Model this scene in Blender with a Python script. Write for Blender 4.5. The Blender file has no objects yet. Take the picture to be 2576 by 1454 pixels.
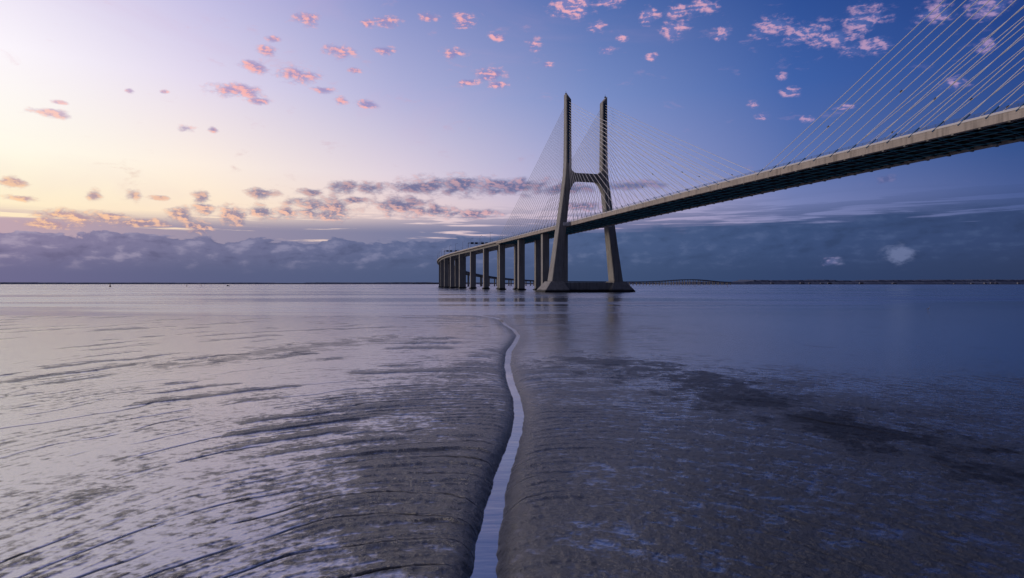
import bpy, math, random
import numpy as np
from mathutils import Vector
random.seed(4); rng=np.random.RandomState(7)
scn=bpy.context.scene
F=1600.0; CX=1288.0; HY=714.0; CAMH=6.3
def lin(c):
    return tuple(((v/255)/12.92 if v/255<=0.04045 else ((v/255+0.055)/1.055)**2.4) for v in c)+(1.0,)
def gp(px,py,z=0.0):
    d=(CAMH-z)*F/(py-HY); return ((px-CX)/F*d, d)
# ------------------------------------------------------------ helpers
class G:
    def __init__(s,nt): s.nt=nt
    def n(s,t,**k):
        x=s.nt.nodes.new(t)
        for a,b in k.items(): setattr(x,a,b)
        return x
    def put(s,sock,v):
        if v is None: return
        if isinstance(v,bpy.types.NodeSocket): s.nt.links.new(v,sock)
        else: sock.default_value=v
    def m(s,op,a,b=None,c=None,clamp=False):
        x=s.n('ShaderNodeMath',operation=op,use_clamp=clamp)
        s.put(x.inputs[0],a); s.put(x.inputs[1],b); s.put(x.inputs[2],c); return x.outputs[0]
    def v(s,op,a,b=None,c=None):
        x=s.n('ShaderNodeVectorMath',operation=op)
        s.put(x.inputs[0],a); s.put(x.inputs[1],b); s.put(x.inputs[2],c)
        return x.outputs['Value'] if op in('LENGTH','DOT_PRODUCT') else x.outputs[0]
    def ss(s,v,lo,hi,a=0.0,b=1.0):
        x=s.n('ShaderNodeMapRange',interpolation_type='SMOOTHSTEP')
        s.put(x.inputs[0],v); s.put(x.inputs[1],lo); s.put(x.inputs[2],hi); s.put(x.inputs[3],a); s.put(x.inputs[4],b); return x.outputs[0]
    def ln(s,v,lo,hi,a=0.0,b=1.0):
        x=s.n('ShaderNodeMapRange',interpolation_type='LINEAR')
        s.put(x.inputs[0],v); s.put(x.inputs[1],lo); s.put(x.inputs[2],hi); s.put(x.inputs[3],a); s.put(x.inputs[4],b); return x.outputs[0]
    def mix(s,f,a,b,mode='MIX'):
        x=s.n('ShaderNodeMix',data_type='RGBA',blend_type=mode)
        s.put(x.inputs[0],f); s.put(x.inputs[6],a); s.put(x.inputs[7],b); return x.outputs[2]
    def noise(s,vec,scale,detail=4,rough=0.55,dist=0.0):
        x=s.n('ShaderNodeTexNoise'); s.put(x.inputs['Vector'],vec)
        x.inputs['Scale'].default_value=scale; x.inputs['Detail'].default_value=detail
        x.inputs['Roughness'].default_value=rough; x.inputs['Distortion'].default_value=dist
        return x.outputs['Fac']
    def ramp(s,f,stops):
        x=s.n('ShaderNodeValToRGB'); cr=x.color_ramp
        while len(cr.elements)<len(stops): cr.elements.new(0.5)
        st=sorted(stops,key=lambda q:q[0])
        for e,(p,c) in zip(cr.elements,st): e.position=p
        for i,(p,c) in enumerate(st):
            cr.elements[i].position=p; cr.elements[i].color=c
        s.put(x.inputs[0],f); return x.outputs[0]
# ------------------------------------------------------------ sky
W=bpy.data.worlds.new("World"); scn.world=W; W.use_nodes=True
try:
    W.cycles.sampling_method='MANUAL'; W.cycles.sample_map_resolution=512
except Exception: pass
nt=W.node_tree; nt.nodes.clear(); g=G(nt)
tc=g.n('ShaderNodeTexCoord'); sep=g.n('ShaderNodeSeparateXYZ'); nt.links.new(tc.outputs['Generated'],sep.inputs[0])
X,Y,Z=sep.outputs
az=g.m('MULTIPLY',g.m('ARCTAN2',X,Y),57.29578)
el=g.m('MULTIPLY',g.m('ARCSINE',Z),57.29578)
azn=g.ln(az,-180,180)
AZ=[-38.8,-26.2,-10.2,7.5,24.0,38.8]
def row(cols,side=None):
    back=side or (32,42,76)
    l=[(-180,back),(-120,tuple((a+b)//2 for a,b in zip(back,cols[0]))),(-75,cols[0])]
    l+=list(zip(AZ,cols))+[(75,tuple((a+2*b)//3 for a,b in zip(back,cols[5]))),(180,back)]
    return g.ramp(azn,[((a+180)/360,lin(c)) for a,c in l])
rows=[
 (4.1,row([(255,230,190),(250,220,194),(230,204,204),(192,170,196),(128,130,172),(76,92,140)])),
 (6.6,row([(255,242,210),(254,234,208),(236,212,210),(184,174,205),(116,127,178),(68,88,144)])),
 (9.6,row([(255,250,234),(253,238,225),(223,209,222),(158,163,208),(91,113,173),(48,77,137)])),
 (16.2,row([(252,246,252),(226,216,237),(177,178,217),(121,141,196),(62,96,166),(32,66,138)])),
 (24.0,row([(222,212,239),(186,183,226),(132,143,198),(80,108,173),(38,73,144),(20,48,115)])),
 (50.0,row([(196,192,228),(150,154,206),(76,94,150),(34,52,98),(12,28,62),(7,19,46)],(16,25,50))),
]
sky=rows[0][1]
for i in range(1,len(rows)):
    sky=g.mix(g.ln(el,rows[i-1][0],rows[i][0]),sky,rows[i][1])
A=g.n('ShaderNodeCombineXYZ'); g.put(A.inputs[0],az); g.put(A.inputs[1],el); A=A.outputs[0]
veil=g.ss(g.noise(g.v('MULTIPLY',A,(0.35,1.1,1)),0.12,5,0.6,0.6),0.5,0.78,0,0.22)
veil=g.m('MULTIPLY',veil,g.m('MULTIPLY',g.ss(el,30,20),g.ss(az,24,0)))
sky=g.mix(veil,sky,lin((215,170,200)))
# --- stratus streaks above the bank
st=g.noise(g.v('MULTIPLY',A,(0.09,1.9,1)),1.0,6,0.6,0.4)
hi_edge=g.ss(az,-36,12,5.8,7.8)
stm=g.m('MULTIPLY',g.ss(el,hi_edge,4.4),g.ss(el,2.0,3.4))
streak=g.ss(g.m('ADD',st,g.m('MULTIPLY',g.ss(el,6.8,3.8),0.16)),0.47,0.56)
streak=g.m('MULTIPLY',g.m('MULTIPLY',streak,stm),0.9)
scol=row([(182,154,174),(136,130,162),(102,112,152),(82,98,142),(58,78,124),(47,67,112)])
sky=g.mix(streak,sky,scol)
# --- bank
Ab=g.v('MULTIPLY',A,(0.55,1.25,1))
nb=g.noise(Ab,0.50,6,0.55,0.15)
nb2=g.noise(g.v('ADD',Ab,(-0.35,0.30,0.0)),0.50,5,0.55,0.15)
E=g.ramp(azn,[((a+180)/360,(v/10,v/10,v/10,1)) for a,v in [(-180,3.5),(-39,3.9),(-20,3.9),(-10,3.8),(5,4.9),(24,5.7),(39,5.6),(180,3.5)]])
E=g.m('MULTIPLY',E,10.0)
bd=g.m('SUBTRACT',g.m('ADD',E,g.m('MULTIPLY',g.m('SUBTRACT',nb,0.5),g.ss(az,-12,10,3.6,2.2))),el)
bd=g.m('ADD',bd,g.m('MULTIPLY',g.m('SUBTRACT',st,0.5),g.ss(az,-16,5,0.0,2.6)))
wid=g.ss(az,-12,8,0.16,0.8)
bank=g.ss(bd,0.0,wid)
blo=row([(104,103,142),(88,95,132),(76,90,127),(60,80,118),(46,66,106),(40,57,94)])
bhi=row([(134,124,158),(116,115,150),(92,102,141),(70,90,132),(54,75,119),(45,64,108)])
bcol=g.mix(g.ss(el,0.6,3.6),blo,bhi)
sh=g.m('MULTIPLY',g.m('SUBTRACT',nb,nb2),g.m('MULTIPLY',g.ss(el,0.5,2.4),g.ss(az,20,-12,0.8,1.0)))
bcol=g.mix(g.ss(sh,0.0,0.16,0,0.5),bcol,row([(188,173,194),(168,160,186),(136,138,172),(102,116,154),(80,98,142),(68,88,130)]))
bcol=g.mix(g.ss(sh,0.0,-0.16,0,0.5),bcol,row([(88,85,122),(76,79,115),(66,78,114),(52,71,108),(38,57,95),(32,49,85)]))
sky=g.mix(g.m('MULTIPLY',bank,g.ss(el,9.0,7.5)),sky,bcol)
# --- puffs
P=[(853,131,38,16),(645,170,38,15),(755,190,60,18),(600,230,72,17),(668,128,30,11),(775,50,34,14),(130,286,60,10),(470,323,26,8),(538,327,13,8),
(928,62,19,10),(975,56,38,12),(1170,55,32,15),(1246,95,20,10),(1343,113,19,15),(1140,135,36,11),(1235,187,42,14),(1253,216,26,9),(1180,210,26,9),
(858,255,19,10),(925,261,32,10),(820,228,30,8),(1437,18,55,26),(1533,5,32,14),(1635,40,24,19),(1692,72,38,21),(1500,68,22,13),(1765,20,38,17),
(1700,30,26,15),(1815,85,26,13),(1527,128,19,9),(1935,70,52,22),(2020,84,70,22),(2095,98,80,22),(2168,48,62,28),(2345,35,50,22),(2485,18,60,30),
(2475,118,27,15),(2400,210,38,15),(1985,232,26,12),(1965,195,15,9),(1893,265,14,8),(1380,165,15,7),(2120,268,26,8),(2230,452,26,10),
(1635,145,22,8),(1565,100,14,8),(1080,45,24,10),(970,128,26,9),(655,255,30,8),(895,180,18,7),(690,100,22,7),(330,230,12,5),(415,232,12,5),(150,258,22,5),(2180,120,60,18),(2030,300,20,8),(1920,292,22,8),
(28,458,42,14),(238,490,22,14),(338,492,22,15),(505,494,28,13),(515,530,36,15),(455,540,40,20),(580,540,44,24),(665,532,46,19),(180,545,90,17),
(270,548,70,16),(500,572,40,16),(815,522,90,31),(720,535,36,16),(1015,518,80,27),(1110,530,46,16),(1180,538,80,11),(870,470,48,16),(940,473,62,14),
(660,487,44,13),(780,485,38,11),(1060,470,90,19),(1160,466,115,25),(1290,470,120,21),(1420,474,90,15),(1600,466,90,11),(1470,520,60,10),(60,500,50,8),
(120,565,80,12),(350,560,80,11),(900,505,45,8),(400,500,30,7),(2262,640,44,24),(2097,658,27,11)]
mind=None
for (px,py,rx,ry) in P:
    r=math.hypot(F,px-CX); a=math.degrees(math.atan2(px-CX,F)); e=math.degrees(math.atan2(HY-py,r))
    kx=math.degrees(1/F)*(F/r)**2; ky=math.degrees(1/r)
    ra=rx*kx*1.1; re=ry*ky*1.2
    dd=g.v('LENGTH',g.v('MULTIPLY_ADD',A,(1/ra,1/re,0),(-a/ra,-e/re,0)))
    mind=dd if mind is None else g.m('MINIMUM',mind,dd)
Ap=g.v('MULTIPLY',A,(0.75,1.5,1))
n1=g.noise(Ap,1.0,7,0.64,0.15)
n1b=g.noise(g.v('ADD',Ap,(-0.20,-0.20,0.0)),1.0,5,0.64,0.15)
dens=g.m('ADD',g.m('SUBTRACT',1.16,mind),g.m('MULTIPLY',g.m('SUBTRACT',n1,0.5),2.8))
pf=g.m('MULTIPLY',g.ss(dens,0.0,0.95),g.ss(mind,1.6,0.9))
wis=g.m('MULTIPLY',g.ss(g.noise(g.v('MULTIPLY',A,(0.5,1.3,1)),0.55,6,0.66,0.4),0.59,0.78,0,0.4),g.m('MULTIPLY',g.ss(el,5.5,8.0),g.ss(el,34,25)))
pink=g.mix(g.ss(el,9.0,14.0),row([(253,202,158),(246,192,164),(238,182,172),(218,168,186),(160,146,190),(130,130,180)]),
             row([(248,200,200),(250,178,172),(250,176,174),(240,176,190),(208,164,194),(178,150,194)]))
grey=g.mix(g.ss(el,9.0,14.0),row([(192,154,160),(136,126,156),(96,100,144),(86,96,142),(88,98,148),(74,88,142)]),
             row([(215,190,210),(170,150,190),(146,140,190),(120,126,186),(90,110,175),(70,92,160)]))
lit=g.ss(g.m('SUBTRACT',n1,n1b),-0.06,0.11)
lit=g.m('MULTIPLY',lit,g.ss(dens,0.0,0.7,0.55,1.0))
lit=g.m('MULTIPLY',lit,g.ss(g.m('ABSOLUTE',g.m('SUBTRACT',el,8.0)),0.3,2.2,g.ss(az,-26,-8,0.7,0.35),1.0))
pc=g.mix(lit,grey,pink)
whitep=g.m('MULTIPLY',g.ss(az,26,28),g.ss(el,4.0,3.2))
pc=g.mix(whitep,pc,lin((108,120,160)))
sky=g.mix(wis,sky,g.mix(0.5,pink,grey))
sky=g.mix(g.m('MULTIPLY',pf,g.ss(az,0,30,0.9,0.75)),sky,pc)
sky=g.mix(g.ss(el,0.0,-2.0),sky,lin((50,56,82)))
nish=g.n('ShaderNodeTexSky',sky_type='NISHITA'); nish.sun_disc=False
SUN_EL=math.radians(7); SUN_AZ=math.radians(-78)
nish.sun_elevation=SUN_EL; nish.sun_rotation=SUN_AZ
tot=g.mix(1.0,sky,g.mix(1.0,nish.outputs[0],(0.003,0.003,0.003,1),'MULTIPLY'),'ADD')
bg=g.n('ShaderNodeBackground'); g.put(bg.inputs[0],tot); bg.inputs[1].default_value=1.0
out=g.n('ShaderNodeOutputWorld'); nt.links.new(bg.outputs[0],out.inputs[0])
# ------------------------------------------------------------ sun
sd=bpy.data.lights.new("sun","SUN"); sd.energy=0.95; sd.angle=math.radians(10); sd.color=(1,0.83,0.70)
so=bpy.data.objects.new("sun",sd); scn.collection.objects.link(so)
dirv=Vector((math.sin(SUN_AZ)*math.cos(SUN_EL),math.cos(SUN_AZ)*math.cos(SUN_EL),math.sin(SUN_EL)))
so.rotation_euler=(-dirv).to_track_quat('-Z','Y').to_euler(); so.location=dirv*500
# ------------------------------------------------------------ materials
def mat(name):
    m=bpy.data.materials.new(name); m.use_nodes=True; t=m.node_tree; t.nodes.clear(); q=G(t)
    b=q.n('ShaderNodeBsdfPrincipled'); o=q.n('ShaderNodeOutputMaterial'); t.links.new(b.outputs[0],o.inputs[0]); return m,q,b
def simple(name,col,rough=0.6,metal=0.0,var=0.25,scale=0.6):
    m,q,b=mat(name); geo=q.n('ShaderNodeNewGeometry').outputs['Position']
    n=q.noise(geo,scale,4,0.6)
    c=q.mix(n,tuple(x*(1-var) for x in col)+(1,),tuple(min(1,x*(1+var)) for x in col)+(1,))
    q.put(b.inputs['Base Color'],c); b.inputs['Roughness'].default_value=rough; b.inputs['Metallic'].default_value=metal; return m
def concrete(name,col,tide=True):
    m,q,b=mat(name); geo=q.n('ShaderNodeNewGeometry').outputs['Position']
    n=q.noise(geo,0.15,6,0.65); st_=q.noise(q.v('MULTIPLY',geo,(1,1,0.06)),0.9,5,0.6)
    c=q.mix(n,tuple(x*0.65 for x in col)+(1,),tuple(x*1.3 for x in col)+(1,))
    c=q.mix(q.ss(st_,0.43,0.70,0,0.6),c,tuple(x*0.38 for x in col)+(1,))
    sp=q.n('ShaderNodeSeparateXYZ'); q.put(sp.inputs[0],geo)
    fr=q.m('FRACT',q.m('DIVIDE',sp.outputs[2],4.0))
    c=q.mix(q.ss(fr,0.03,0.0,0,0.3),c,(0.08,0.08,0.08,1))
    if tide:
        td=q.ss(q.m('ADD',sp.outputs[2],q.m('MULTIPLY',n,1.2)),3.2,1.8)
        c=q.mix(td,c,(0.018,0.018,0.017,1))
    q.put(b.inputs['Base Color'],c); b.inputs['Roughness'].default_value=0.85
    bp=q.n('ShaderNodeBump'); bp.inputs['Strength'].default_value=0.3; bp.inputs['Distance'].default_value=0.1
    q.put(bp.inputs['Height'],q.noise(geo,1.5,4,0.6)); q.put(b.inputs['Normal'],bp.outputs[0]); return m
CON=concrete("pylon_concrete",(0.31,0.295,0.275))
CONB=concrete("edge_beam_concrete",(0.40,0.345,0.295),False)
PAR=simple("parapet_paint",(0.50,0.48,0.50),0.5,0,0.12)
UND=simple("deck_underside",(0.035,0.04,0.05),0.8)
STE=simple("blue_steel",(0.02,0.09,0.19),0.4,0.3)
TEAL=simple("teal_steel",(0.06,0.28,0.38),0.5,0.2)
CAB=simple("cable_sheath",(0.80,0.76,0.76),0.4,0,0.1)
ASP=simple("asphalt",(0.05,0.05,0.05),0.9)
WHT=simple("white_paint",(0.65,0.65,0.66),0.5,0,0.1)
DRK=simple("dark_paint",(0.03,0.035,0.05),0.5)
RED=simple("red_paint",(0.22,0.03,0.03),0.5)
# ------------------------------------------------------------ mesh builder
class MB:
    def __init__(s): s.V=[]; s.Fc=[]
    def add(s,vs,fs):
        o=len(s.V); s.V+= [tuple(v) for v in vs]; s.Fc+=[tuple(i+o for i in f) for f in fs]
    def frame(s,c,ax,ay,az_,hx,hy,hz):
        c=Vector(c);ax=Vector(ax);ay=Vector(ay);az_=Vector(az_)
        vs=[c+ax*hx*i+ay*hy*j+az_*hz*k for k in(-1,1) for j in(-1,1) for i in(-1,1)]
        s.add(vs,[(0,2,3,1),(4,5,7,6),(0,1,5,4),(2,6,7,3),(0,4,6,2),(1,3,7,5)])
    def tube(s,a,b,r,n=6,r2=None):
        a=Vector(a);b=Vector(b);d=(b-a).normalized(); r2=r if r2 is None else r2
        u=d.cross(Vector((0,0,1)));
        if u.length<1e-3: u=Vector((1,0,0))
        u.normalize(); w=d.cross(u)
        vs=[a+(u*math.cos(2*math.pi*i/n)+w*math.sin(2*math.pi*i/n))*r for i in range(n)]
        vs+=[b+(u*math.cos(2*math.pi*i/n)+w*math.sin(2*math.pi*i/n))*r2 for i in range(n)]
        fs=[(i,(i+1)%n,n+(i+1)%n,n+i) for i in range(n)]+[tuple(range(n))[::-1],tuple(range(n,2*n))]
        s.add(vs,fs)
    def loft(s,secs):
        n=len(secs[0]); vs=[p for q in secs for p in q]; fs=[]
        for k in range(len(secs)-1):
            for i in range(n): fs.append((k*n+i,k*n+(i+1)%n,(k+1)*n+(i+1)%n,(k+1)*n+i))
        fs.append(tuple(range(n))[::-1]); fs.append(tuple(range((len(secs)-1)*n,len(secs)*n))); s.add(vs,fs)
    def obj(s,name,m,parent=None,bevel=0,smooth=False):
        me=bpy.data.meshes.new(name); me.from_pydata(s.V,[],s.Fc); me.update()
        import bmesh
        bm=bmesh.new(); bm.from_mesh(me); bmesh.ops.recalc_face_normals(bm,faces=bm.faces); bm.to_mesh(me); bm.free()
        me.materials.append(m); ob=bpy.data.objects.new(name,me); scn.collection.objects.link(ob)
        if parent: ob.parent=parent
        if bevel:
            b=ob.modifiers.new("b","BEVEL"); b.width=bevel; b.segments=1; b.limit_method='ANGLE'
        if smooth:
            for p in me.polygons:p.use_smooth=True
        return ob
def empty(name):
    e=bpy.data.objects.new(name,None); scn.collection.objects.link(e); return e
# ------------------------------------------------------------ bridge path
C=Vector((56.3,487.0,0)); U=Vector((0.286,-0.958,0)).normalized()
TH0=math.atan2(-U.x,-U.y); R=1750.0; S0=-420.0; TH1=math.radians(41)
ARC=R*(TH1-TH0); END=S0-ARC-1450
def zdeck(s):
    if s>=0:
        return 52.3+0.9*(1-((s-210)/210)**2)
    z=52.3+0.0045*s
    if s<S0:
        a=S0-s; t=min(1,max(0,(a-120)/1500)); z-= (50.4-16)*(t*t*(3-2*t)) - 0.0045*a*(t*t*(3-2*t))
        if a>ARC:
            t=(a-ARC-950)/420; z+=13*math.exp(-t*t*2)
        z=max(z,12.5)
    return z
def path(s):
    if s>=S0:
        p=C+U*s; th=TH0
    else:
        a=S0-s; p0=C+U*S0
        th=TH0+min(a,ARC)/R
        p=p0+Vector((R*(math.cos(TH0)-math.cos(th)),R*(math.sin(th)-math.sin(TH0)),0))
        if a>ARC: p=p+Vector((math.sin(th),math.cos(th),0))*(a-ARC)
    f=Vector((math.sin(th),math.cos(th),0)); t=Vector((math.cos(th),-math.sin(th),0))
    return p,t,f
UP=Vector((0,0,1))
def pt(s,o,z,absz=False):
    p,t,f=path(s); q=p+t*o; q.z=z if absz else zdeck(s)+z; return q
def sweep(mb,prof,sl): mb.loft([[pt(s,o,z) for o,z in prof] for s in sl])
bridge=empty("cable_stayed_bridge")
def rect(o0,o1,z0,z1): return [(o0,z0),(o1,z0),(o1,z1),(o0,z1)]
SM=[ -205+ i*(1075/110.0) for i in range(111)]
SV=[-205.0-i*20 for i in range(0,11)]+[S0-25-i*25 for i in range(0,165)]
SV=sorted(x for x in set(SV) if x>END)
mb=MB(); 
for sg in(-1,1):
    sweep(mb,rect(*sorted((sg*15.0,sg*13.3)),-2.45,0.0),SM)
    sweep(mb,[(sg*15.0,-0.9),(sg*13.4,-1.1),(sg*13.4,-0.0),(sg*15.0,0.0)],SV)
mb.obj("edge_beam",CONB,bridge)
mb=MB(); sweep(mb,rect(-13.3,13.3,-0.35,-0.03),SM); sweep(mb,rect(-13.4,13.4,-0.4,-0.03),SV)
mb.obj("deck_slab",ASP,bridge)
mb=MB()
for sg in(-1,1):
    sweep(mb,rect(*sorted((sg*12,sg*5)),-3.4,-0.4),SV)
mb.obj("viaduct_girder",CON,bridge)
mb=MB()
for sg in(-1,1):
    sweep(mb,rect(*sorted((sg*15.12,sg*14.8)),0.003,0.62),SM+[])
    sweep(mb,rect(*sorted((sg*15.12,sg*14.8)),0.003,0.8),SV)
sweep(mb,rect(-0.3,0.3,0.0,0.8),SM)
mb.obj("parapet",PAR,bridge)
mb=MB()
for sg in(-1,1):
    for h in(0.95,1.25,1.55): sweep(mb,rect(*sorted((sg*14.95,sg*14.88)),h-0.03,h+0.03),SM)
    s=-205
    while s<430:
        mb.tube(pt(s,sg*14.92,0.6),pt(s,sg*14.92,1.6),0.05,4); s+=3
mb.obj("railing",DRK,bridge)
# underside
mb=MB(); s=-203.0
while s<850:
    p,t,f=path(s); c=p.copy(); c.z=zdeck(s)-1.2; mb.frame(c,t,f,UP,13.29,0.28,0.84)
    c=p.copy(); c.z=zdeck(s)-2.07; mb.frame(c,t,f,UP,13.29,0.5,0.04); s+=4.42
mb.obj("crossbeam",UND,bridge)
mb=MB(); s=-203.0
i=0
while s<520:
    mb.tube(pt(s,-12.5,-2.35),pt(s+8.84,12.5,-2.35),0.14,5)
    if i%2==0: mb.tube(pt(s,12.5,-2.3),pt(s+8.84,-12.5,-2.3),0.10,5)
    s+=8.84; i+=1
for o in(-9,-3,3,9): 
    for k in range(len(SM)-1):
        if SM[k]<520: mb.tube(pt(SM[k],o,-2.25),pt(SM[k+1],o,-2.25),0.12,5)
mb.obj("bracing_pipe",TEAL,bridge)
mb=MB(); s=-203.0
while s<520:
    for sg in(-1,1):
        p,t,f=path(s); c=p+t*sg*14.1; c.z=zdeck(s)-2.62; mb.frame(c,t,f,UP,0.6,0.35,0.18)
    s+=8.1
mb.obj("anchor_block",CON,bridge)
# ------------------------------------------------------------ pylons
def pylon(sp,idx):
    p,t,f=path(sp)
    par=empty(f"pylon_{idx}"); par.parent=bridge
    def Q(o,a,z): 
        q=p+t*o+f*a; q.z=z; return q
    prof=[(8,25.4,7.6,10.5),(30,22.6,6.6,9.0),(51,19.9,5.9,8.0),(74,16.9,5.2,7.3),(82,15.9,5.0,7.0),(90,15.15,4.7,6.6),(98,14.87,4.4,6.3),(120,14.85,4.1,5.9),(145,14.85,3.9,5.6)]
    for sg in(-1,1):
        mb=MB(); secs=[]
        for (z,o,w,d) in prof:
            oo=sg*o
            xs=[(oo-w/2,-d/2),(oo+w/2,-d/2),(oo+w/2,d/2),(oo-w/2,d/2)]
            if z==145:
                secs.append([Q(a,b,150 if (a-oo)*sg>0 else 145.5) for a,b in xs])
            else: secs.append([Q(a,b,z) for a,b in xs])
        mb.loft(secs); mb.obj("leg",CON,par,bevel=0.35)
        mb=MB()
        for i in range(24):
            z=98.5+1.95*i
            for d in(-1,1):
                dd=6.3-(z-98)/47*0.75
                c=Q(sg*14.85,d*(dd/2+0.12),z); mb.frame(c,t,f,UP,0.75,0.35,0.6)
        mb.obj("anchorage_box",STE,par)
        mb=MB()
        for d in(-1,1):
            a=Q(sg*14.85,d*(6.3/2+0.02),97.0); b=Q(sg*14.85,d*(5.6/2+0.03),144.6)
            mb.loft([[a-t*1.05-f*0.06,a+t*1.05-f*0.06,a+t*1.05+f*0.06,a-t*1.05+f*0.06],[b-t*1.0-f*0.06,b+t*1.0-f*0.06,b+t*1.0+f*0.06,b-t*1.0+f*0.06]])
        mb.obj("anchorage_recess",DRK,par)
        mb=MB(); 
        def rc(c0,w0,w1,d,z):
            return [Q(c0-w0,-d,z),Q(c0+w1,-d,z),Q(c0+w1,d,z),Q(c0-w0,d,z)]
        o=25.6*sg
        outw,inw=(9.5,7.5) if sg<0 else (7.5,9.5)
        mb.loft([rc(o,outw+1.6,inw+1.6,10.8,-4),rc(o,outw+1.6,inw+1.6,10.8,1.0),rc(o,5.0,5.0,7.0,8.2)])
        mb.obj("footing",CON,par,bevel=0.3)
        mb=MB()
        c=Q(sg*17.4,0,zdeck(sp)-1.0); mb.frame(c,t,f,UP,2.6,4.6,1.3)
        mb.obj("deck_bracket",WHT,par,bevel=0.2)
        mb=MB(); mb.tube(Q(sg*16.2,0,149),Q(sg*16.2,0,152.2),0.10,5); mb.frame(Q(sg*16.2,0,150.2),t,f,UP,0.5,0.8,0.35)
        mb.obj("beacon",DRK,par)
    mb=MB(); mb.frame(Q(0,0,3.4),t,f,UP,22,6.0,4.0); mb.frame(Q(0,0,-1.2),t,f,UP,24,8.0,1.4)
    mb.obj("foundation_wall",CON,par,bevel=0.25)
    mb=MB(); secs=[]; n=24
    for i in range(n+1):
        o=-14.0+28.0*i/n; k=abs(o)/14.0
        top=90.3+5.0*max(0,(k-0.6)/0.4)**2.2; bot=84.4-8.5*max(0,(k-0.5)/0.5)**2.2
        secs.append([Q(o,-2.5,bot),Q(o,2.5,bot),Q(o,2.5,top),Q(o,-2.5,top)])
    mb.loft(secs); mb.obj("crossbeam_strut",CON,par)
pylon(0,1); pylon(420,2)
# ------------------------------------------------------------ cables
mb=MB(); mt=MB(); md=MB()
for sp in(0,420):
    for dr in(-1,1):
        for sg in(-1,1):
            for i in range(24):
                s=sp+dr*(13+8.15*i); z=98.5+1.95*i
                a=pt(s,sg*15.0,-0.4); b=pt(sp,sg*14.85,z,True)
                dd=(6.3-(z-98)/47*0.75)/2
                b=b+U*dr*dd
                mid=(a+b)/2; mid.z-= (a-b).length*0.004
                r=0.14 if sp==0 else 0.13
                pts=[a*(1-k)**2+ (mid*2-(a+b)*0.5)*2*k*(1-k)+b*k*k for k in (0,0.25,0.5,0.75,1.0)]
                for k in range(4): mb.tube(pts[k],pts[k+1],r,5)
                dv=(b-a).normalized()
                mt.tube(a,a+dv*4.5,0.20,6); 
                if i>12 and i%3==0:
                    q=a+(b-a)*(0.13 if i%2 else 0.19); md.tube(q-dv*0.4,q+dv*0.4,0.24,6)
mb.obj("stay_cable",CAB,bridge); mt.obj("cable_guide_tube",STE,bridge); md.obj("cable_damper",DRK,bridge)
# ------------------------------------------------------------ piers
mb=MB(); s=-68.0
sl=[]
while s>END:
    sl.append(s); s-= 69.0 if s>-1500 else 60
for s in sl:
    p,t,f=path(s); zt=zdeck(s)-(2.45 if s>-200 else 3.4)
    big = s>-900
    for sg in(-1,1):
        c=p+t*sg*8.6; 
        if big:
            w,d=(3.0,2.3)
            mb.loft([[c+t*a*w+f*b*d+UP*z for a,b in((-1,-1),(1,-1),(1,1),(-1,1))] for z in(-3,zt+0.0)])
            mb.frame(c+UP*0.2,t,f,UP,w+1.0,d+1.0,1.2)
        else:
            mb.frame(c+UP*(zt/2),t,f,UP,1.6,1.4,zt/2)
mb.obj("pier",CON,bridge)
# ------------------------------------------------------------ gantries and lamps
def gantry(s,name):
    m=MB(); zt=7.0
    for sg in(-1,1): m.tube(pt(s,sg*14.2,0),pt(s,sg*14.2,zt+1),0.28,6)
    for z in(zt,zt+1.3): m.tube(pt(s,-14.2,z),pt(s,14.2,z),0.16,6)
    for k in range(14): m.tube(pt(s,-14+2*k,zt),pt(s,-12+2*k,zt+1.3),0.09,4)
    o=m.obj(name,DRK)
    m=MB(); p,t,f=path(s)
    for oo in(-9,-3.5,4.5,10):
        c=p+t*oo; c.z=zdeck(s)+zt+0.7; c=c-f*0.35; m.frame(c,t,f,UP,1.8,0.12,1.2)
    m.obj("sign_panel",DRK,o)
gantry(-345,"sign_gantry"); gantry(-530,"sign_gantry")
for k,s in enumerate(range(-235,-760,-48)):
    for sg in (-1,1):
        m=MB(); m.tube(pt(s,sg*13.9,0),pt(s,sg*13.9,12),0.16,6,0.09)
        m.tube(pt(s,sg*13.9,12),pt(s,sg*11.9,12.5),0.09,5)
        p,t,f=path(s); c=p+t*sg*11.5; c.z=zdeck(s)+12.5; m.frame(c,t,f,UP,0.5,0.2,0.1)
        m.obj("street_lamp",DRK)
# ------------------------------------------------------------ water
m,q,b=mat("water"); WATER=m
geo=q.n('ShaderNodeNewGeometry').outputs['Position']
big=q.noise(q.v('MULTIPLY',geo,(0.0035,0.022,1)),1.0,5,0.6,0.6)
b.inputs['Base Color'].default_value=(0.30,0.33,0.38,1); b.inputs['Metallic'].default_value=1.0
rg=q.ss(big,0.42,0.60,0.13,0.30); q.put(b.inputs['Roughness'],rg)
bp=q.n('ShaderNodeBump'); bp.inputs['Strength'].default_value=0.35; bp.inputs['Distance'].default_value=0.08
q.put(bp.inputs['Height'],q.noise(q.v('MULTIPLY',geo,(0.3,1.1,1)),0.9,3,0.6)); q.put(b.inputs['Normal'],bp.outputs[0])
mw=MB(); mw.add([(-25000,-3000,0),(25000,-3000,0),(25000,32000,0),(-25000,32000,0)],[(0,1,2,3)]); mw.obj("river_water",WATER)
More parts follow.
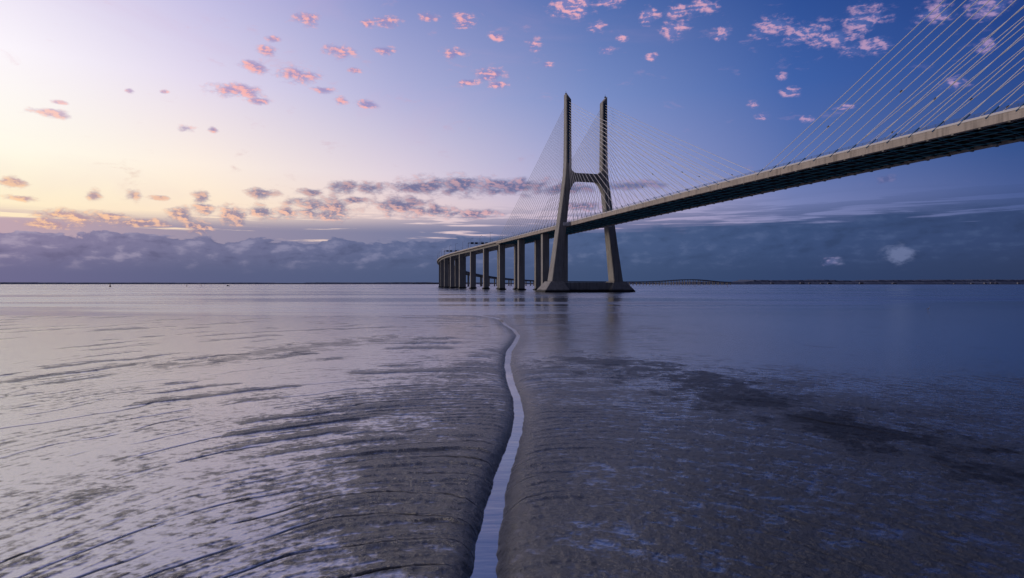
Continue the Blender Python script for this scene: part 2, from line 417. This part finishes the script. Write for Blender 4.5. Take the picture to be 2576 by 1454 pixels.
# ------------------------------------------------------------ mud flat
T=rng.rand(256,256)
def vn(x,y,seed=0):
    x=x+seed*17.3; y=y+seed*31.7
    xi=np.floor(x).astype(int); yi=np.floor(y).astype(int); fx=x-xi; fy=y-yi
    fx=fx*fx*(3-2*fx); fy=fy*fy*(3-2*fy); a=xi&255; a1=(xi+1)&255; c=yi&255; c1=(yi+1)&255
    return (T[a,c]*(1-fx)+T[a1,c]*fx)*(1-fy)+(T[a,c1]*(1-fx)+T[a1,c1]*fx)*fy
def fbm(x,y,o=4,seed=0,r=0.5):
    s=0;am=1;t=0
    for k in range(o): s=s+am*vn(x,y,seed+k); t+=am; am*=r; x=x*2.03;y=y*2.03
    return s/t
def sst(a,b,x):
    t=np.clip((x-a)/(b-a),0,1); return t*t*(3-2*t)
NR,NC=1200,1200
ys=np.concatenate([np.linspace(-25,11,30,endpoint=False),11*np.exp(np.linspace(0,math.log(175/11.0),NR-30))])
cc=np.linspace(-1,1,NC); cc=np.sign(cc)*(0.74*np.abs(cc)+0.26*np.abs(cc)**5)
Yg=np.repeat(ys[:,None],NC,1); Xg=cc[None,:]*(7+np.maximum(Yg,0)*1.08)
d=np.maximum(Yg,4.0)
u_=Xg/d
ph=(np.log(10080/d)-np.log(1+1.02*u_**2))
edge=126+30*sst(-20,110,Xg)+6*(fbm(Xg*0.03,Yg*0.03,3,5)-0.5)+10*(fbm(Xg*0.012,Yg*0+3.3,3,9)-0.5)
base=0.36*np.clip((edge-Yg)/110,0,1)**0.8-0.12*sst(0,30,Yg-edge)
base=np.where(Yg>edge,base-0.02,base)
ch=[(1196,1600,92),(1214,1454,70),(1224,1380,60),(1240,1300,52),(1256,1220,42),(1280,1150,34),(1300,1090,27),(1306,1045,24),(1300,1005,20),(1284,960,17),(1276,920,15),(1280,885,13),(1296,862,10),(1304,845,8),(1292,830,7),(1272,818,6),(1262,808,5),(1250,801,4),(1215,795,3),(1180,790,3)]
cp=[(gp(x,y)[0],gp(x,y)[1],w*0.85/F*gp(x,y)[1]/2) for x,y,w in ch]
cp=[(cp[0][0]-0.3,3,cp[0][2]),(cp[0][0]-2.5,-26,cp[0][2])][::-1]+cp
dist=np.full(Xg.shape,1e9); hw=np.zeros(Xg.shape)
for (x0,y0,w0),(x1,y1,w1) in zip(cp[:-1],cp[1:]):
    vx,vy=x1-x0,y1-y0; L=vx*vx+vy*vy
    t=np.clip(((Xg-x0)*vx+(Yg-y0)*vy)/L,0,1)
    dd=np.hypot(Xg-x0-t*vx,Yg-y0-t*vy); sel=dd<dist
    dist=np.where(sel,dd,dist); hw=np.where(sel,w0+(w1-w0)*t,hw)
side=np.sign(Xg-np.interp(Yg,[c[1] for c in cp],[c[0] for c in cp]))
tb=dist-hw*(1+0.4*(fbm(Xg*1.5,Yg*0.8,3,21)-0.5))+0.10*(fbm(Xg*3.5,Yg*2.5,4,23,0.6)-0.5)
warp=0.09*(fbm(Xg*0.10,Yg*0.06,4,2)-0.5)+0.03*(fbm(Xg*0.5,Yg*0.3,4,4)-0.5)
phw=ph+warp-0.06*np.exp(-np.maximum(tb,0)/(0.05*d+0.3))
def saw(p):
    f=p-np.floor(p); return np.where(f<0.92,(f/0.92)**2.0,(1-f)/0.08)
m1=sst(0.44,0.60,fbm(Xg*0.14,Yg*0.12,3,11))*(0.3+0.7*sst(0.12,-0.08,u_))
m2=sst(0.32,0.54,fbm(Xg*0.35,Yg*0.25,3,13))*(0.6+0.4*sst(0.3,-0.1,u_))
fine=fbm(Xg*4.5,Yg*3.0,4,35,0.75)-0.5
fine2=fbm(Xg*2.2,Yg*4.2,5,37,0.8)-0.5
mid2=fbm(Xg*0.7,Yg*1.3,5,39,0.75)-0.5
farf=sst(22,70,Yg)
P1=phw/0.085+0.9*fbm(Xg*0.06,Yg*0.05,2,15)
P2=phw/0.095+1.5*fbm(Xg*0.14,Yg*0.12,4,16)+0.37
crackm=sst(0.47,0.56,fbm(Xg*0.25,Yg*0.20,4,19))*(0.25+0.75*sst(0.14,-0.06,u_))*(1-farf)
fr2=np.abs((P2-np.floor(P2))-0.5)
crack=np.exp(-(fr2/0.02)**2)*crackm
det=0.055*m1*saw(P1)
det+=0.022*m2*saw(phw/0.026+0.6*fbm(Xg*0.4,Yg*0.3,2,14))+0.007*(0.6+0.4*farf)*np.sin(phw*2*np.pi/0.016+7*fbm(Xg*0.3,Yg*0.2,3,17))
det*=np.clip(d/22,0.7,1.3)
det+=0.030*(fbm(Xg*0.35,Yg*0.35,3,31)-0.5)+0.015*(fbm(Xg*1.1,Yg*1.1,3,33)-0.5)+0.055*fine*(1-0.45*farf)
und=fbm(Xg*0.07,Yg*0.035,4,41)
det+=0.03*(und-0.5)
away=sst(0.03,0.40,np.abs(u_)) 
far=sst(22,62,Yg)
thr=-0.020+0.026*away+0.038*far+0.02*(fbm(Xg*0.05,Yg*0.03,3,51)-0.5)
thr-=0.016*sst(0.15,0.45,u_)*(1-far)
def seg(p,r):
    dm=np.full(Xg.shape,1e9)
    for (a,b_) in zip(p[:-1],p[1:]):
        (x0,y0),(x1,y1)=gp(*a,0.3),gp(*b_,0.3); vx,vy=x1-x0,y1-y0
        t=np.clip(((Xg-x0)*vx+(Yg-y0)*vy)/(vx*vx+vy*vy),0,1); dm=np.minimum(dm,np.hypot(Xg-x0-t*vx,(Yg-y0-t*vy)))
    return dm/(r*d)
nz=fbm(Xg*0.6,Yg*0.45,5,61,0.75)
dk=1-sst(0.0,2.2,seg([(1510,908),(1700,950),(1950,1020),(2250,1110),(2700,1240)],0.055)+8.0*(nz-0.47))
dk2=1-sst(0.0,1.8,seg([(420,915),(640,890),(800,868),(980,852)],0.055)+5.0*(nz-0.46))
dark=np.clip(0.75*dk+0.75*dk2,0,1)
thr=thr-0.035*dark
wet=sst(-0.020,0.014,thr-det-0.085*fine2*(1-0.4*farf)-0.06*mid2*(0.35+0.65*farf))
det=np.maximum(det,thr)-0.035*crack
wet*=(1-0.9*crack)
z=base+det*np.clip((edge-Yg)/25,0.25,1)
tau=np.where(side<0,0.10,0.26)+0.005*d
prof=1-np.exp(-np.maximum(tb,0)/tau)
rise=0.05*np.exp(-(tb/(1.2+0.04*d))**2)*(1-far)
z=np.where(tb<0,-0.08,-0.03+(z+0.03+rise)*prof)
wet*=prof**4
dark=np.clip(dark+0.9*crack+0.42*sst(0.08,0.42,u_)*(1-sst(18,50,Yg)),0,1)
verts=np.stack([Xg,Yg,z],-1).reshape(-1,3)
idx=np.arange(NR*NC).reshape(NR,NC)
fc=np.stack([idx[:-1,:-1],idx[:-1,1:],idx[1:,1:],idx[1:,:-1]],-1).reshape(-1,4)
me=bpy.data.meshes.new("mud_flat"); me.vertices.add(len(verts)); me.vertices.foreach_set("co",verts.ravel())
me.loops.add(fc.size); me.loops.foreach_set("vertex_index",fc.ravel().astype(np.int32))
me.polygons.add(len(fc)); me.polygons.foreach_set("loop_start",np.arange(0,fc.size,4,dtype=np.int32))
me.update(calc_edges=True); me.validate()
me.polygons.foreach_set("use_smooth",np.ones(len(fc),dtype=bool))
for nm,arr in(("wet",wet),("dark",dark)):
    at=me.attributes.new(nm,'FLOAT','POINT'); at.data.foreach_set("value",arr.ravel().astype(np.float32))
m,q,b=mat("wet_mud"); me.materials.append(m)
mo=bpy.data.objects.new("mud_flat",me); scn.collection.objects.link(mo)
geo=q.n('ShaderNodeNewGeometry').outputs['Position']
aw=q.n('ShaderNodeAttribute'); aw.attribute_name="wet"; ad=q.n('ShaderNodeAttribute'); ad.attribute_name="dark"
wetn=aw.outputs['Fac']; drk=ad.outputs['Fac']
nf=q.noise(geo,9.0,5,0.78); nm_=q.noise(geo,0.7,4,0.6)
col=q.mix(nm_,(0.032,0.035,0.043,1),(0.076,0.080,0.096,1))
col=q.mix(q.ss(nf,0.38,0.55,0.85,0.0),col,(0.009,0.009,0.010,1))
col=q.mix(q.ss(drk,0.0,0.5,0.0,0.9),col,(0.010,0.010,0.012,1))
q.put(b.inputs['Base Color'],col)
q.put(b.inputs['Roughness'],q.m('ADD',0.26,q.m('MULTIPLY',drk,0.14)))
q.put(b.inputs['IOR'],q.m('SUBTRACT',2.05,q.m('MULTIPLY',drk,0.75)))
bp=q.n('ShaderNodeBump'); bp.inputs['Distance'].default_value=0.11; bp.inputs['Strength'].default_value=1.0
hgt=q.m('ADD',q.m('MULTIPLY',nf,0.95),q.m('MULTIPLY',q.noise(q.v('MULTIPLY',geo,(0.6,1.6,1)),2.2,3,0.6),0.35))
q.put(bp.inputs['Height'],hgt); q.put(b.inputs['Normal'],bp.outputs[0])
b2=q.n('ShaderNodeBsdfPrincipled'); b2.inputs['Metallic'].default_value=1.0
b2.inputs['Base Color'].default_value=(0.40,0.40,0.43,1); b2.inputs['Roughness'].default_value=0.14
bp2=q.n('ShaderNodeBump'); bp2.inputs['Distance'].default_value=0.11; bp2.inputs['Strength'].default_value=0.12
q.put(bp2.inputs['Height'],hgt); q.put(b2.inputs['Normal'],bp2.outputs[0])
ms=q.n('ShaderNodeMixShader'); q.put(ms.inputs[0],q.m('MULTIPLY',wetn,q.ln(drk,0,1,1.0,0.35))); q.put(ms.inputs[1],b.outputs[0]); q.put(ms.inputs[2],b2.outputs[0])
for nn in q.nt.nodes:
    if nn.type=='OUTPUT_MATERIAL': q.nt.links.new(ms.outputs[0],nn.inputs[0])
# ------------------------------------------------------------ far shore
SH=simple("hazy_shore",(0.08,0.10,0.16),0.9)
def shore(xa,xb,yd,h,seed,name):
    mb=MB(); n=260; vs=[];fs=[]
    for i in range(n+1):
        x=xa+(xb-xa)*i/n
        hh=h*(0.45+0.55*float(fbm(np.array([x*0.0012]),np.array([seed*1.7]),4,seed)[0])*1.3)+ (h*0.25*random.random())
        e=min(1,i/8,(n-i)/8); hh*=e
        yy=yd+250*math.sin(x*0.0004+seed)
        vs+=[(x,yy,-0.5),(x,yy+60,hh),(x,yy+700,hh*1.1),(x,yy+900,-0.5)]
    for i in range(n):
        for k in range(3): fs.append((i*4+k,(i+1)*4+k,(i+1)*4+k+1,i*4+k+1))
    mb.add(vs,fs); return mb.obj(name,SH)
shore(-9500,3200,9000,26,3,"far_shore")
shore(1500,9500,6000,24,8,"far_shore")
shore(3400,12000,9500,62,14,"hills")
town=empty("distant_town")
mb=MB()
for i in range(60):
    r=random.random()
    x=random.uniform(-1350,-850) if r<0.6 else random.uniform(2300,5200); yy=8700 if x<0 else 5700
    w=random.uniform(6,18); h=random.uniform(4,12)
    mb.frame((x,yy,6+h/2),(1,0,0),(0,1,0),(0,0,1),w,8,h/2)
    mb.loft([[(x-w,yy-8,6+h),(x+w,yy-8,6+h),(x+w,yy+8,6+h),(x-w,yy+8,6+h)],[(x-w*.9,yy-1,8+h+3),(x+w*.9,yy-1,8+h+3),(x+w*.9,yy+1,8+h+3),(x-w*.9,yy+1,8+h+3)]])
mb.obj("houses",simple("pale_render",(0.14,0.14,0.17),0.8),town)
# ------------------------------------------------------------ buoys, boat
def buoy(px,dd,h,m_):
    x=(px-CX)/F*dd; m=MB(); q0=Vector((x,dd,0)); k=h/8
    m.loft([[q0+Vector((math.cos(a)*r*k,math.sin(a)*r*k,z*k)) for a in [i*math.pi/5 for i in range(10)]] for r,z in((1.0,-0.5),(1.5,0.2),(1.5,0.9),(1.1,1.3),(0.8,3.8),(0.55,4.2))])
    for i in range(4):
        a=i*math.pi/2; m.tube(q0+Vector((math.cos(a)*0.9*k,math.sin(a)*0.9*k,1.2*k)),q0+Vector((0,0,6*k)),0.12*k,4)
    m.tube(q0+Vector((0,0,4*k)),q0+Vector((0,0,8*k)),0.14*k,5); m.frame(q0+Vector((0,0,6.6*k)),(1,0,0),(0,1,0),(0,0,1),0.7*k,0.7*k,0.5*k)
    m.obj("navigation_buoy",m_)
buoy(277,1250,9,RED); buoy(470,1500,5.5,RED); buoy(506,1600,5.5,DRK); buoy(1830,1500,4,RED); buoy(1748,1300,3,DRK)
x=(574-CX)/F*1700; m=MB(); q0=Vector((x,1700,0))
m.loft([[q0+Vector((xx,s_*w,z)) for xx,s_ in((-5,0),(-4,-1),(3,-1),(5.5,0),(3,1),(-4,1))] for z,w in((-0.4,0.6),(0.4,1.3),(1.3,1.7))])
m.frame(q0+Vector((-1,0,2.1)),(1,0,0),(0,1,0),(0,0,1),1.6,1.1,0.8); m.frame(q0+Vector((-1,0,3.0)),(1,0,0),(0,1,0),(0,0,1),1.9,1.3,0.1)
m.tube(q0+Vector((-1.5,0,3)),q0+Vector((-1.5,0,5)),0.08,5); m.obj("fishing_boat",DRK)
# ------------------------------------------------------------ heron on the mud edge
hx,hy=gp(2335,783,0.05)
me=bpy.data.meshes.new("heron")
J=[(0,0,0.62,0.10,0.09),(0.20,0,0.70,0.11,0.10),(0.32,0,0.78,0.06,0.05),(0.36,0,0.92,0.03,0.03),(0.31,0,1.05,0.025,0.025),(0.38,0,1.14,0.035,0.03),(0.56,0,1.12,0.008,0.008),
(-0.25,0,0.54,0.05,0.05),(-0.42,0,0.46,0.015,0.03),
(0.02,0.05,0.48,0.03,0.03),(-0.03,0.05,0.26,0.012,0.012),(0.03,0.05,0.0,0.012,0.012),(0.13,0.05,-0.01,0.01,0.01),
(0.02,-0.05,0.48,0.03,0.03),(-0.03,-0.05,0.26,0.012,0.012),(0.03,-0.05,0.0,0.012,0.012),(0.13,-0.05,-0.01,0.01,0.01)]
ED=[(0,1),(1,2),(2,3),(3,4),(4,5),(5,6),(0,7),(7,8),(0,9),(9,10),(10,11),(11,12),(0,13),(13,14),(14,15),(15,16)]
me.from_pydata([(hx+a,hy+b_,0.02+c_) for a,b_,c_,_,_ in J],ED,[]); he=bpy.data.objects.new("heron",me); scn.collection.objects.link(he)
sk=he.modifiers.new("s","SKIN")
for i,j in enumerate(J): me.skin_vertices[0].data[i].radius=(j[3],j[4])
me.skin_vertices[0].data[0].use_root=True
he.modifiers.new("ss","SUBSURF").levels=1; me.materials.append(simple("grey_feather",(0.30,0.31,0.34),0.8))
# ------------------------------------------------------------ camera
cd=bpy.data.cameras.new("camera"); cam=bpy.data.objects.new("camera",cd); scn.collection.objects.link(cam); scn.camera=cam
cd.sensor_width=36; cd.lens=36*F/2576; cd.clip_end=80000; cd.clip_start=0.1
cam.location=(0,0,CAMH); cam.rotation_euler=(math.radians(90)-math.atan(13/F),0,0)
scn.view_settings.view_transform='Standard'; scn.view_settings.look='None'; scn.view_settings.exposure=0; scn.view_settings.gamma=1
